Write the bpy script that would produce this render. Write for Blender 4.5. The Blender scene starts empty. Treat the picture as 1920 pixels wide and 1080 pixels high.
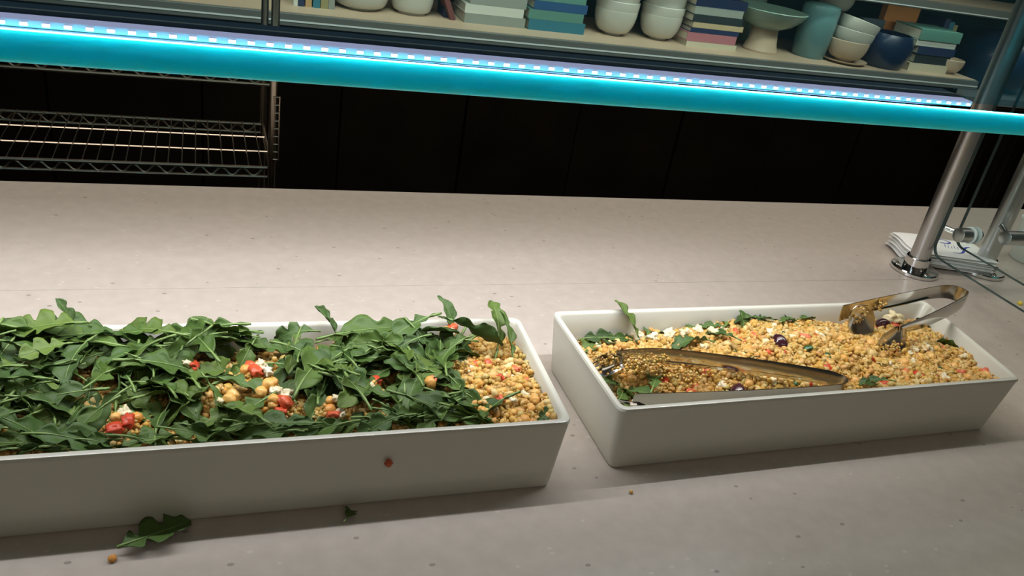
import bpy, math, random
from mathutils import Vector, Matrix, noise
S = bpy.context.scene
COL = S.collection
random.seed(7)
PI = math.pi
V = Vector

# ------------------------------------------------------------------ camera
cd = bpy.data.cameras.new('camera')
cam = bpy.data.objects.new('camera', cd)
COL.objects.link(cam)
rot = Matrix(((0.937676, 0.012974, -0.34727), (-0.309812, 0.483885, -0.818457), (0.15742, 0.875035, 0.457747)))
cam.matrix_world = Matrix.Translation((0, 0, .5)) @ rot.to_4x4()
cd.sensor_width = 36
cd.lens = 1556.0 / 1920 * 36
cd.clip_start = .02
S.camera = cam

# ------------------------------------------------------------------ world, lights, exposure
S.view_settings.view_transform = 'Standard'
S.view_settings.look = 'None'
S.view_settings.exposure = 0.0
S.view_settings.gamma = 1
S.view_settings.use_curve_mapping = False
w = bpy.data.worlds.new('world')
S.world = w
w.use_nodes = True
w.node_tree.nodes['Background'].inputs[0].default_value = (1, .86, .66, 1)
w.node_tree.nodes['Background'].inputs[1].default_value = .055


def area(name, loc, aim, sx, sy, power, col, spread=180):
    l = bpy.data.lights.new(name, 'AREA')
    l.shape = 'RECTANGLE'
    l.size, l.size_y, l.energy, l.color = sx, sy, power, col
    l.spread = math.radians(spread)
    o = bpy.data.objects.new(name, l)
    COL.objects.link(o)
    d = (V(aim) - V(loc)).normalized()
    x = V((1, 0, 0))
    x = (x - d * x.dot(d)).normalized()
    y = (-d).cross(x)
    o.matrix_world = Matrix.Translation(loc) @ Matrix((x, y, -d)).transposed().to_4x4()
    return o


# the long ceiling strip behind the counter, and two added fills, over the customers and toward the bookcase
area('ceiling_strip_glow', (.6, 1.045, 1.47), (.6, 1.045, 0), 3.4, .35, 17, (1, .93, .84))
area('added_front_fill', (.5, -.9, 1.50), (.6, .3, 0), 2.4, .5, 1.6, (1, .84, .68))
area('added_bookcase_fill', (1.2, 1.35, 1.50), (1.2, 2.65, .1), 3.4, .25, 20, (1, .86, .68), 70)

# ------------------------------------------------------------------ materials
def mat(name, col=(.8, .8, .8), rough=.5, metal=0, emit=None, estr=0, coat=0, spec=.5, bump=None, var=None, trans=0):
    m = bpy.data.materials.new(name)
    m.use_nodes = True
    nt = m.node_tree
    b = nt.nodes['Principled BSDF']
    b.inputs['Base Color'].default_value = (*col, 1)
    b.inputs['Roughness'].default_value = rough
    b.inputs['Metallic'].default_value = metal
    b.inputs['Coat Weight'].default_value = coat
    b.inputs['Specular IOR Level'].default_value = spec
    b.inputs['Transmission Weight'].default_value = trans
    if emit:
        b.inputs['Emission Color'].default_value = (*emit, 1)
        b.inputs['Emission Strength'].default_value = estr
    if bump or var:
        tc = nt.nodes.new('ShaderNodeTexCoord')
    if bump:
        n = nt.nodes.new('ShaderNodeTexNoise')
        n.inputs['Scale'].default_value = bump[0]
        n.inputs['Detail'].default_value = 4
        nt.links.new(tc.outputs['Object'], n.inputs['Vector'])
        bp = nt.nodes.new('ShaderNodeBump')
        bp.inputs['Strength'].default_value = bump[1]
        bp.inputs['Distance'].default_value = .002
        nt.links.new(n.outputs['Fac'], bp.inputs['Height'])
        nt.links.new(bp.outputs['Normal'], b.inputs['Normal'])
    if var:   # (scale, other colour)
        n = nt.nodes.new('ShaderNodeTexNoise')
        n.inputs['Scale'].default_value = var[0]
        n.inputs['Detail'].default_value = 3
        nt.links.new(tc.outputs['Object'], n.inputs['Vector'])
        r = nt.nodes.new('ShaderNodeValToRGB')
        r.color_ramp.elements[0].position = .38
        r.color_ramp.elements[1].position = .62
        r.color_ramp.elements[0].color = (*col, 1)
        r.color_ramp.elements[1].color = (*var[1], 1)
        nt.links.new(n.outputs['Fac'], r.inputs['Fac'])
        nt.links.new(r.outputs['Color'], b.inputs['Base Color'])
    return m


def island_mat(name, cols, rough=.5, spec=.4):
    """colour picked anew for each grain of the mesh"""
    m = mat(name, cols[0], rough, spec=spec)
    nt = m.node_tree
    g = nt.nodes.new('ShaderNodeNewGeometry')
    r = nt.nodes.new('ShaderNodeValToRGB')
    r.color_ramp.elements.remove(r.color_ramp.elements[1])
    for i, c in enumerate(cols):
        e = r.color_ramp.elements[0] if i == 0 else r.color_ramp.elements.new(i / (len(cols) - 1))
        e.color = (*c, 1)
    nt.links.new(g.outputs['Random Per Island'], r.inputs['Fac'])
    nt.links.new(r.outputs['Color'], nt.nodes['Principled BSDF'].inputs['Base Color'])
    return m


def object_mat(name, cols, rough=.5, spec=.4, bump=None, coat=0):
    """colour picked anew for each object"""
    m = mat(name, cols[0], rough, spec=spec, bump=bump, coat=coat)
    nt = m.node_tree
    g = nt.nodes.new('ShaderNodeObjectInfo')
    r = nt.nodes.new('ShaderNodeValToRGB')
    r.color_ramp.elements.remove(r.color_ramp.elements[1])
    for i, c in enumerate(cols):
        e = r.color_ramp.elements[0] if i == 0 else r.color_ramp.elements.new(i / (len(cols) - 1))
        e.color = (*c, 1)
    nt.links.new(g.outputs['Random'], r.inputs['Fac'])
    nt.links.new(r.outputs['Color'], nt.nodes['Principled BSDF'].inputs['Base Color'])
    return m


def counter_mat():
    m = mat('counter_stone', (.42, .35, .29), .28, spec=.5)
    nt = m.node_tree
    b = nt.nodes['Principled BSDF']
    tc = nt.nodes.new('ShaderNodeTexCoord')
    n = nt.nodes.new('ShaderNodeTexNoise')
    n.inputs['Scale'].default_value = 60
    n.inputs['Detail'].default_value = 8
    nt.links.new(tc.outputs['Object'], n.inputs['Vector'])
    r = nt.nodes.new('ShaderNodeValToRGB')
    r.color_ramp.elements[0].position = .35
    r.color_ramp.elements[1].position = .7
    r.color_ramp.elements[0].color = (.46, .405, .35, 1)
    r.color_ramp.elements[1].color = (.51, .45, .39, 1)
    nt.links.new(n.outputs['Fac'], r.inputs['Fac'])
    last = r.outputs['Color']
    # dark and light flecks in the stone
    for sc, th, col, seed in ((38, .10, (.13, .10, .08, 1), 3.1), (55, .13, (.62, .57, .5, 1), 9.7), (17, .045, (.16, .11, .08, 1), 22.0)):
        mp = nt.nodes.new('ShaderNodeMapping')
        mp.inputs['Location'].default_value = (seed, seed, 0)
        mp.inputs['Scale'].default_value = (1, 1.6, 0.001)
        nt.links.new(tc.outputs['Object'], mp.inputs['Vector'])
        v = nt.nodes.new('ShaderNodeTexVoronoi')
        v.inputs['Scale'].default_value = sc
        nt.links.new(mp.outputs['Vector'], v.inputs['Vector'])
        lt = nt.nodes.new('ShaderNodeMath')
        lt.operation = 'LESS_THAN'
        lt.inputs[1].default_value = th
        nt.links.new(v.outputs['Distance'], lt.inputs[0])
        # only some of the cells hold a fleck
        sp = nt.nodes.new('ShaderNodeSeparateColor')
        nt.links.new(v.outputs['Color'], sp.inputs['Color'])
        gt = nt.nodes.new('ShaderNodeMath')
        gt.operation = 'GREATER_THAN'
        gt.inputs[1].default_value = .62
        nt.links.new(sp.outputs[0], gt.inputs[0])
        mu = nt.nodes.new('ShaderNodeMath')
        mu.operation = 'MULTIPLY'
        nt.links.new(lt.outputs[0], mu.inputs[0])
        nt.links.new(gt.outputs[0], mu.inputs[1])
        mu2 = nt.nodes.new('ShaderNodeMath')
        mu2.operation = 'MULTIPLY'
        mu2.inputs[1].default_value = .55
        nt.links.new(mu.outputs[0], mu2.inputs[0])
        mx = nt.nodes.new('ShaderNodeMixRGB')
        mx.inputs[2].default_value = col
        nt.links.new(mu2.outputs[0], mx.inputs[0])
        nt.links.new(last, mx.inputs[1])
        last = mx.outputs[0]
    nt.links.new(last, b.inputs['Base Color'])
    n2 = nt.nodes.new('ShaderNodeTexNoise')
    n2.inputs['Scale'].default_value = 9
    nt.links.new(tc.outputs['Object'], n2.inputs['Vector'])
    mr = nt.nodes.new('ShaderNodeMapRange')
    mr.inputs[3].default_value = .2
    mr.inputs[4].default_value = .38
    nt.links.new(n2.outputs['Fac'], mr.inputs[0])
    return m


def glass_mat(name, tint, haze=0, hazecol=(.1, .5, .6), gloss=1.0):
    m = bpy.data.materials.new(name)
    m.use_nodes = True
    nt = m.node_tree
    nt.nodes.clear()
    out = nt.nodes.new('ShaderNodeOutputMaterial')
    t = nt.nodes.new('ShaderNodeBsdfTransparent')
    t.inputs[0].default_value = (*tint, 1)
    g = nt.nodes.new('ShaderNodeBsdfGlossy')
    g.inputs['Roughness'].default_value = .02
    lw = nt.nodes.new('ShaderNodeLayerWeight')
    lw.inputs[0].default_value = .5
    pw = nt.nodes.new('ShaderNodeMath')
    pw.operation = 'POWER'
    pw.inputs[1].default_value = 5
    nt.links.new(lw.outputs['Facing'], pw.inputs[0])
    fr = nt.nodes.new('ShaderNodeMath')
    fr.operation = 'MULTIPLY_ADD'
    fr.inputs[1].default_value = .96
    fr.inputs[2].default_value = .04
    nt.links.new(pw.outputs[0], fr.inputs[0])
    mu = nt.nodes.new('ShaderNodeMath')
    mu.operation = 'MULTIPLY'
    mu.inputs[1].default_value = gloss
    nt.links.new(fr.outputs[0], mu.inputs[0])
    mx = nt.nodes.new('ShaderNodeMixShader')
    nt.links.new(mu.outputs[0], mx.inputs[0])
    nt.links.new(t.outputs[0], mx.inputs[1])
    nt.links.new(g.outputs[0], mx.inputs[2])
    last = mx.outputs[0]
    if haze:
        d = nt.nodes.new('ShaderNodeBsdfDiffuse')
        d.inputs[0].default_value = (*hazecol, 1)
        m2 = nt.nodes.new('ShaderNodeMixShader')
        m2.inputs[0].default_value = haze
        nt.links.new(last, m2.inputs[1])
        nt.links.new(d.outputs[0], m2.inputs[2])
        last = m2.outputs[0]
    nt.links.new(last, out.inputs[0])
    return m


M = dict(
    counter=counter_mat(),
    ceramic=mat('white_ceramic', (.60, .59, .50), .22, spec=.5, bump=(25, .08)),
    arugula=object_mat('arugula_leaf', [(.044, .092, .016), (.078, .135, .026), (.052, .105, .024), (.110, .170, .032), (.032, .066, .014), (.080, .140, .040)], .5, .3, bump=(90, .5)),
    stem=mat('arugula_stem', (.20, .30, .09), .45),
    bed=mat('couscous_bed', (.50, .30, .08), .6, var=(70, (.62, .45, .17)), bump=(300, .6)),
    grain=island_mat('couscous_grain', [(0.57, 0.33, 0.06), (0.66, 0.44, 0.13), (0.54, 0.26, 0.04), (0.71, 0.55, 0.24), (0.46, 0.34, 0.09), (0.62, 0.37, 0.07), (0.36, 0.20, 0.04), (0.66, 0.47, 0.18), (0.59, 0.30, 0.09), (0.64, 0.41, 0.11)], .45),
    chickpea=object_mat('chickpea_skin', [(.72, .36, .07), (.76, .45, .13), (.68, .30, .06)], .4, coat=.2),
    tomato=object_mat('tomato_flesh', [(.55, .05, .02), (.62, .11, .04), (.66, .18, .08)], .35, coat=.15),
    feta=object_mat('feta_cheese', [(.78, .70, .48), (.74, .64, .38), (.80, .75, .60)], .6, bump=(200, .8)),
    olive=mat('olive_skin', (.045, .012, .018), .15, coat=.6),
    cucumber=mat('cucumber_skin', (.03, .10, .03), .25),
    steel=mat('polished_steel', (.62, .61, .59), .18, 1),
    brushed=mat('brushed_steel', (.58, .58, .57), .3, 1),
    chrome=mat('chrome', (.75, .75, .74), .08, 1),
    wire=mat('wire_chrome', (.46, .39, .31), .28, 1),
    tongs=mat('tongs_steel', (.60, .58, .54), .16, 1, bump=(14, .1)),
    cyan=mat('cyan_acrylic', (.01, .84, .93), .4, emit=(0, .30, .36), estr=.12, spec=.12),
    ledhouse=mat('led_diffuser', (.1, .1, .13), .5, emit=(.22, .25, .40), estr=1),
    ledchip=mat('led_chip', (1, 1, 1), .5, emit=(.9, .93, 1), estr=1.6),
    alu=mat('bar_aluminium', (.45, .46, .48), .35, 1),
    lid=mat('dark_gap_stand_in', (.006, .016, .035), .5, spec=.2),  # navy put in for the dark zone seen above the bar
    pane=glass_mat('tinted_pane', (.72, .86, .88), .06, (.08, .32, .42), .8),  # diffuse teal haze mixed in stands for the glass's milky glow
    clear=glass_mat('clear_pane', (.95, .98, .975), 0, gloss=.25),
    glassedge=mat('glass_edge', (.05, .075, .07), .2, spec=.7),
    panel=mat('dark_panel', (.0035, .0026, .0014), .6, spec=.05, var=(5, (.002, .0016, .001)), bump=(30, .1)),
    darkwall=mat('teal_black_wall', (.012, .03, .036), .8, spec=.2),
    shelf=mat('beige_shelf_laminate', (.62, .46, .33), .45, var=(3, (.58, .43, .31))),
    nosing=mat('grey_shelf_nosing', (.17, .17, .16), .4),
    strip=mat('bright_nosing_strip', (.9, .92, .92), .3),
    napkin=mat('white_paper', (.86, .87, .84), .85, spec=.15, bump=(60, .2)),
    ink=mat('blue_ink', (.03, .06, .42), .7),
    washer=mat('nylon_washer', (.75, .82, .80), .4),
    floor=mat('floor_tile', (.07, .06, .055), .6, var=(3, (.09, .075, .065))),
    ceilm=mat('ceiling_paint', (.30, .28, .25), .9),
    wallm=mat('side_wall_paint', (.12, .11, .10), .9),
    bowl=mat('glazed_white', (.55, .53, .47), .25, coat=.3),
    bowl2=mat('glazed_sand', (.58, .44, .32), .35),
    teal=mat('glazed_teal', (.11, .22, .23), .3, coat=.3),
    palegreen=mat('glazed_celadon', (.28, .40, .34), .3, coat=.3),
    navy=mat('glazed_navy', (.008, .025, .07), .35, coat=.2),
    orange=mat('orange_cloth_cover', (.60, .22, .06), .7),
    slate=mat('slate_card', (.09, .12, .16), .7),
    pages=mat('book_pages', (.62, .56, .44), .8, bump=(400, .3)),
    fixture=mat('lamp_housing', (.5, .5, .5), .5),
    yellow=mat('yellow_pepper', (.85, .6, .05), .4),
)
_c = M['cyan'].node_tree.nodes['Principled BSDF']
_c.inputs['Subsurface Weight'].default_value = 1
_c.inputs['Subsurface Radius'].default_value = (.2, 1, 1)
_c.inputs['Subsurface Scale'].default_value = .009
COVERS = {k: mat('book_cover_' + k, c, .55) for k, c in dict(
    teal=(.03, .17, .24), deepblue=(.02, .08, .20), seagreen=(.10, .24, .20), grey=(.28, .30, .27), sand=(.52, .40, .24),
    cream=(.62, .56, .42), pink=(.45, .17, .20), navy=(.015, .03, .09), white=(.62, .62, .56), maroon=(.16, .05, .05),
    olive=(.30, .27, .13), tan=(.48, .30, .14), blackc=(.02, .03, .035)).items()}

# ------------------------------------------------------------------ mesh helpers
class MB:
    def __init__(s):
        s.v = []
        s.f = []

    def add(s, vs, fs):
        n = len(s.v)
        s.v += [tuple(p) for p in vs]
        s.f += [tuple(i + n for i in f) for f in fs]
        return s

    def box(s, x0, x1, y0, y1, z0, z1):
        return s.add([(x, y, z) for z in (z0, z1) for y in (y0, y1) for x in (x0, x1)],
                     [(0, 2, 3, 1), (4, 5, 7, 6), (0, 1, 5, 4), (2, 6, 7, 3), (0, 4, 6, 2), (1, 3, 7, 5)])

    def loft(s, rings, cap0=True, cap1=True, closed=True):
        n = len(rings[0])
        vs = [p for r in rings for p in r]
        fs = []
        for k in range(len(rings) - 1):
            for i in range(n if closed else n - 1):
                j = (i + 1) % n
                fs.append((k * n + i, k * n + j, (k + 1) * n + j, (k + 1) * n + i))
        if cap0: fs.append(tuple(range(n))[::-1])
        if cap1: fs.append(tuple((len(rings) - 1) * n + i for i in range(n)))
        return s.add(vs, fs)

    def tube(s, pts, r, n=10, cap=True):
        pts = [V(p) for p in pts]
        rings = []
        prev = None
        for i, p in enumerate(pts):
            a = pts[max(i - 1, 0)]
            b = pts[min(i + 1, len(pts) - 1)]
            t = (b - a).normalized()
            if prev is None:
                u = t.orthogonal().normalized()
            else:
                u = (prev - t * prev.dot(t)).normalized()
            prev = u
            w_ = t.cross(u)
            rr = r[i] if isinstance(r, (list, tuple)) else r
            rings.append([p + (u * math.cos(2 * PI * k / n) + w_ * math.sin(2 * PI * k / n)) * rr for k in range(n)])
        return s.loft(rings, cap, cap)

    def lathe(s, prof, n=32, c=(0, 0, 0)):
        """prof: list of (radius, z)"""
        rings = [[(c[0] + r * math.cos(2 * PI * k / n), c[1] + r * math.sin(2 * PI * k / n), c[2] + z) for k in range(n)] for r, z in prof]
        return s.loft(rings)

    def build(s, name, m, parent=None, smooth=True, bevel=0, loc=None):
        me = bpy.data.meshes.new(name)
        me.from_pydata(s.v, [], s.f)
        me.update()
        me.materials.append(m)
        if smooth:
            me.polygons.foreach_set('use_smooth', [True] * len(me.polygons))
            try:
                me.set_sharp_from_angle(angle=math.radians(38))
            except Exception:
                pass
        o = bpy.data.objects.new(name, me)
        COL.objects.link(o)
        if parent: o.parent = parent
        if loc: o.location = loc
        if bevel:
            b = o.modifiers.new('bevel', 'BEVEL')
            b.width = bevel
            b.segments = 2
            b.limit_method = 'ANGLE'
        return o


def tag(o, label=None, cat=None, group=None, kind=None):
    if label: o['label'] = label
    if cat: o['category'] = cat
    if group: o['group'] = group
    if kind: o['kind'] = kind
    return o


def empty(name, loc, label, cat, group=None, rz=0):
    o = bpy.data.objects.new(name, None)
    COL.objects.link(o)
    o.empty_display_size = .02
    o.location = loc
    o.rotation_euler = (0, 0, rz)
    return tag(o, label, cat, group)


def dup(root, label=None, group=None):
    r = root.copy()
    COL.objects.link(r)
    for ch in list(root.children):
        c = ch.copy()
        COL.objects.link(c)
        c.parent = r
        for g in list(ch.children):
            d = g.copy()
            COL.objects.link(d)
            d.parent = c
    if label: r['label'] = label
    if group: r['group'] = group
    return r


ICO = None
def ico():
    global ICO
    if ICO is None:
        t = (1 + 5 ** .5) / 2
        vs = [V(p).normalized() for p in ((-1, t, 0), (1, t, 0), (-1, -t, 0), (1, -t, 0), (0, -1, t), (0, 1, t), (0, -1, -t), (0, 1, -t), (t, 0, -1), (t, 0, 1), (-t, 0, -1), (-t, 0, 1))]
        fs = [(0, 11, 5), (0, 5, 1), (0, 1, 7), (0, 7, 10), (0, 10, 11), (1, 5, 9), (5, 11, 4), (11, 10, 2), (10, 7, 6), (7, 1, 8), (3, 9, 4), (3, 4, 2), (3, 2, 6), (3, 6, 8), (3, 8, 9), (4, 9, 5), (2, 4, 11), (6, 2, 10), (8, 6, 7), (9, 8, 1)]
        ICO = (vs, fs)
    return ICO


def ico_sub(levels):
    vs, fs = ico()
    vs = list(vs)
    for _ in range(levels):
        cache = {}
        nf = []
        def mid(a, b):
            k = (min(a, b), max(a, b))
            if k not in cache:
                vs.append((vs[a] + vs[b]).normalized())
                cache[k] = len(vs) - 1
            return cache[k]
        for a, b, c in fs:
            x, y, z = mid(a, b), mid(b, c), mid(c, a)
            nf += [(a, x, z), (b, y, x), (c, z, y), (x, y, z)]
        fs = nf
    return vs, fs

# ------------------------------------------------------------------ the setting
def structure(name, mb, m, smooth=False, bevel=0):
    return tag(mb.build(name, m, smooth=smooth, bevel=bevel), kind='structure')

structure('floor', MB().box(-3, 4.6, -2.2, 3.1, -.95, -.90), M['floor'])
structure('ceiling', MB().box(-3, 4.6, -2.2, 3.1, 1.56, 1.62), M['ceilm'])
structure('wall_back', MB().box(-3, 4.6, 3.0, 3.1, -.90, 1.56), M['darkwall'])
structure('wall_left', MB().box(-3.1, -3, -2.2, 3.1, -.95, 1.62), M['wallm'])
structure('wall_right', MB().box(4.6, 4.7, -2.2, 3.1, -.95, 1.62), M['wallm'])

# lamps whose light was placed at the top; front and bookcase ones added as fill
def ceiling_lamp(x, y, z, sx, sy, label):
    t = empty('ceiling_lamp', (x, y, z), label, 'ceiling lamp')
    MB().box(-sx / 2, sx / 2, -sy / 2, sy / 2, .01, .06).build('lamp_housing', M['fixture'], t, smooth=False, bevel=.003)
    lens = mat('lamp_lens', (1, 1, 1), .5, emit=(1, .93, .82), estr=1.2)
    MB().box(-sx / 2 + .008, sx / 2 - .008, -sy / 2 + .008, sy / 2 - .008, .006, .01).build('lamp_lens', lens, t, smooth=False)
    return t
ceiling_lamp(.6, 1.045, 1.50, 3.4, .38, 'long narrow ceiling lamp above the rear half of the counter')
ceiling_lamp(.5, -.9, 1.51, 2.4, .5, 'added wide fill lamp above the customer side of the counter')
ceiling_lamp(1.2, 1.35, 1.51, 3.4, .25, 'added warm fill lamp in front of the bookcase')

# ------------------------------------------------------------------ counter
ct = empty('serving_counter', (.9, .6, -.9), 'pale beige speckled stone serving counter under the salad trays', 'counter')
tp = MB()
tp.box(-1.9, 1.9, -.42, .3035 - .0, .86, .90)
tp.box(-1.9, 1.9, .3041, .613, .86, .90)
tp.build('worktop', M['counter'], ct, smooth=False)
MB().box(-1.9, 1.9, -.40, .60, .8, .8595).build('seam_filler', mat('seam_dark', (.2, .17, .15), .7), ct, smooth=False)
MB().box(-1.8, 1.8, -.36, .58, .0, .8).build('cabinet_body', M['panel'], ct, smooth=False)

# ------------------------------------------------------------------ trays
def quad_ring(c, r, z, seg=6):
    """rounded outline through four corners (front-left, front-right, back-right, back-left)"""
    out = []
    for i in range(4):
        p = V((*c[i], 0)); a = V((*c[i - 1], 0)); b = V((*c[(i + 1) % 4], 0))
        da = (a - p).normalized() * r; db = (b - p).normalized() * r
        for k in range(seg + 1):
            t = k / seg
            q = (p + da) * (1 - t) ** 2 + p * 2 * t * (1 - t) + (p + db) * t ** 2
            out.append((q.x, q.y, z))
    return out

def inset(c, d):
    cx = sum(p[0] for p in c) / 4; cy = sum(p[1] for p in c) / 4
    return [(p[0] + (d if p[0] < cx else -d), p[1] + (d if p[1] < cy else -d)) for p in c]

def tray(top, base, label):
    mb = MB()
    H_ = .070
    lerp = lambda t: [(b[0] + (a[0] - b[0]) * t, b[1] + (a[1] - b[1]) * t) for a, b in zip(top, base)]
    rings = [quad_ring(inset(base, .004), .006, 0.0003), quad_ring(inset(base, .001), .008, .0012), quad_ring(base, .009, .004)]
    for t in (.25, .5, .75, .93):
        rings.append(quad_ring(lerp(t), .010, H_ * t))
    rings += [quad_ring(inset(top, -.0004), .010, .067), quad_ring(inset(top, .0006), .010, .0692), quad_ring(inset(top, .003), .009, .0700),
              quad_ring(inset(top, .0054), .008, .0692), quad_ring(inset(top, .0068), .008, .067)]
    for t in (.75, .5, .25):
        rings.append(quad_ring(inset(lerp(t), .0074), .008, H_ * t))
    rings += [quad_ring(inset(base, .009), .010, .010), quad_ring(inset(base, .013), .010, .0075)]
    mb.loft(rings)
    cx = sum(p[0] for p in base) / 4; cy = sum(p[1] for p in base) / 4
    mb.v = [(x - cx, y - cy, z) for x, y, z in mb.v]
    t = mb.build('salad_tray', M['ceramic'], loc=(cx, cy, 0))
    return tag(t, label, 'tray')

T1 = dict(top=[(-.225, .532), (.3035, .526), (.3135, .706), (-.215, .715)], base=[(-.213, .527), (.2935, .521), (.303, .697), (-.205, .705)])
T2 = dict(top=[(.3555, .537), (.868, .541), (.8935, .722), (.3555, .717)], base=[(.3605, .536), (.847, .540), (.872, .713), (.362, .708)])
tray(T1['top'], T1['base'], 'long white ceramic tray of arugula salad at the left, cut by the frame')
tray(T2['top'], T2['base'], 'long white ceramic tray of couscous salad at the right, holding two tongs')

def nz(x, y, s, o=0):
    return noise.noise(V((x * s + o, y * s - o, o)))

def h1(x, y):     # food surface in the left tray
    b = .050 + .008 * nz(x, y, 18, 3) + .003 * nz(x, y, 140, 4)
    if x > .2: b += .006 * min(1, (x - .2) / .06)
    return b - .010 * max(0, (y - .66) / .05)

def h2(x, y):     # food surface in the right tray
    e = math.exp(-((x - .65) / .17) ** 2 - ((y - .64) / .08) ** 2)
    b = .036 + .026 * e + .006 * nz(x, y, 22, 5) + .004 * nz(x, y, 55, 1) + .0035 * nz(x, y, 140, 4)
    b += .010 * max(0, min(1, (x - .68) / .1)) * (1 - max(0, (y - .66) / .06))
    if x > .65 and y < .585: b += .012 * (1 - (y - .54) / .045) * min(1, (x - .65) / .04)
    if x < .43: b -= .004
    fr = max(0, min(1, (.655 - x) / .03)) * max(0, min(1, (.60 - y + (.63 - x) * .2) / .03))
    b -= .013 * fr
    b -= .007 * math.exp(-((x - .742) / .02) ** 2 - ((y - .612) / .02) ** 2)
    b -= .014 * math.exp(-((x - .742) / .03) ** 2 - ((y - .678) / .022) ** 2)
    return min(b, .066)

def food_bed(name, T, h, label, ngrain, seed, region=None):
    rnd = random.Random(seed)
    c = inset(T['top'], .0095)
    def P(u, v):
        f = V(c[0]).lerp(V(c[1]), u); b = V(c[3]).lerp(V(c[2]), u)
        q = f.lerp(b, v)
        return q.x, q.y
    mb = MB()
    nu, nv = 180, 60
    vs = []
    for j in range(nv + 1):
        for i in range(nu + 1):
            x, y = P(i / nu, j / nv)
            vs.append((x, y, h(x, y) - .0012))
    fs = [(j * (nu + 1) + i, j * (nu + 1) + i + 1, (j + 1) * (nu + 1) + i + 1, (j + 1) * (nu + 1) + i) for j in range(nv) for i in range(nu)]
    mb.add(vs, fs)
    # skirt down into the tray so the food has a body
    n = len(mb.v)
    bed = mb.build(name, M['bed'])
    vs0, fs0 = ico()
    g = MB()
    for k in range(ngrain):
        x, y = P(rnd.random(), rnd.random())
        if region and not region(x, y): continue
        r = rnd.choice((.0009, .0011, .0013, .0015, .0018, .0022, .0028, .0040))
        z = h(x, y) + rnd.uniform(-.001, .0022) + (.0012 if r > .002 else 0)
        q = Matrix.Rotation(rnd.uniform(0, 6), 3, V((rnd.uniform(-1, 1), rnd.uniform(-1, 1), rnd.uniform(-1, 1))).normalized())
        s = V((rnd.uniform(.7, 1.6), rnd.uniform(.65, 1.2), rnd.uniform(.55, 1.0))) * r
        g.add([q @ V((a.x * s.x, a.y * s.y, a.z * s.z)) * rnd.uniform(.72, 1.25) + V((x, y, z)) for a in vs0], fs0)
    # bigger lumps where the grain sticks together
    vs1, fs1 = ico_sub(1)
    for k in range(ngrain // 9):
        x, y = P(rnd.uniform(.01, .99), rnd.uniform(.03, .97))
        if region and not region(x, y): continue
        r = rnd.uniform(.0024, .0050)
        sd = rnd.uniform(0, 50)
        z = h(x, y) + .0006
        sx, sy, sz = rnd.uniform(.8, 1.4), rnd.uniform(.7, 1.1), rnd.uniform(.5, .8)
        g.add([V((a.x * sx * r, a.y * sy * r, a.z * sz * r)) * (1 + .55 * noise.noise(a * 1.7 + V((sd, 0, 0)))) + V((x, y, z)) for a in vs1], fs1)
    go = g.build('loose_grains', M['grain'], bed)
    go['kind'] = 'stuff'
    go.data.polygons.foreach_set('use_smooth', [True] * len(go.data.polygons))
    at = go.data.attributes.get('sharp_edge')
    if at: go.data.attributes.remove(at)
    tag(bed, label, 'couscous', kind='stuff')
    return bed

food_bed('couscous_salad', T1, h1, 'golden couscous salad showing between the leaves in the left tray', 9000, 1, lambda x, y: x > -.17)
food_bed('couscous_salad', T2, h2, 'golden couscous salad filling the right tray', 15000, 2)

# ------------------------------------------------------------------ the pieces mixed into the salads
def piece_mesh(name, seed, rad, sub, rough, sx=1, sy=1, sz=1, m=None, cube=0):
    rnd = random.Random(seed)
    vs, fs = ico_sub(sub)
    out = []
    for a in vs:
        k = 1 + rough * noise.noise(a * 1.9 + V((seed, 0, 0)))
        if cube:
            mx = max(abs(a.x), abs(a.y), abs(a.z))
            a = a.lerp(a / mx * .8, cube)
        out.append((a.x * rad * k * sx, a.y * rad * k * sy, a.z * rad * k * sz))
    me = bpy.data.meshes.new(name)
    me.from_pydata(out, [], fs)
    me.polygons.foreach_set('use_smooth', [True] * len(me.polygons))
    me.materials.append(m)
    return me

PM = dict(
    chickpea=[piece_mesh('chickpea', i, .0052, 2, .16, 1.1, 1, .95, M['chickpea']) for i in range(3)],
    tomato_dice=[piece_mesh('tomato_dice', 10 + i, .0052, 2, .5, 1.3, 1, .8, M['tomato'], .55) for i in range(3)],
    feta_crumble=[piece_mesh('feta_crumble', 20 + i, .0052, 2, .9, 1.2, 1, .8, M['feta'], .3) for i in range(4)],
    olive=[piece_mesh('olive', 30, .0078, 2, .06, 1.35, .95, .95, M['olive'])],
    cucumber_dice=[piece_mesh('cucumber_dice', 40 + i, .0040, 2, .5, 1.4, .9, .5, M['cucumber'], .6) for i in range(2)],
)

def piece(kind, x, y, z, label, cat, group=None, sc=1, rnd=random):
    me = rnd.choice(PM[kind])
    o = bpy.data.objects.new(kind, me)
    COL.objects.link(o)
    o.location = (x, y, z)
    o.rotation_euler = (rnd.uniform(-.6, .6), rnd.uniform(-.6, .6), rnd.uniform(0, 6.28))
    o.scale = (sc * rnd.uniform(.85, 1.15),) * 3
    return tag(o, label, cat, group)

rp = random.Random(11)
def scatter(kind, n, xr, yr, h, label, cat, group, up=.001, sc=1, mind=.012, taken=[]):
    c = 0
    tries = 0
    while c < n and tries < 4000:
        tries += 1
        x, y = rp.uniform(*xr), rp.uniform(*yr)
        if any((x - a) ** 2 + (y - b) ** 2 < mind ** 2 for a, b in taken): continue
        taken.append((x, y))
        piece(kind, x, y, h(x, y) + up, label, cat, group, sc, rp)
        c += 1

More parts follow.
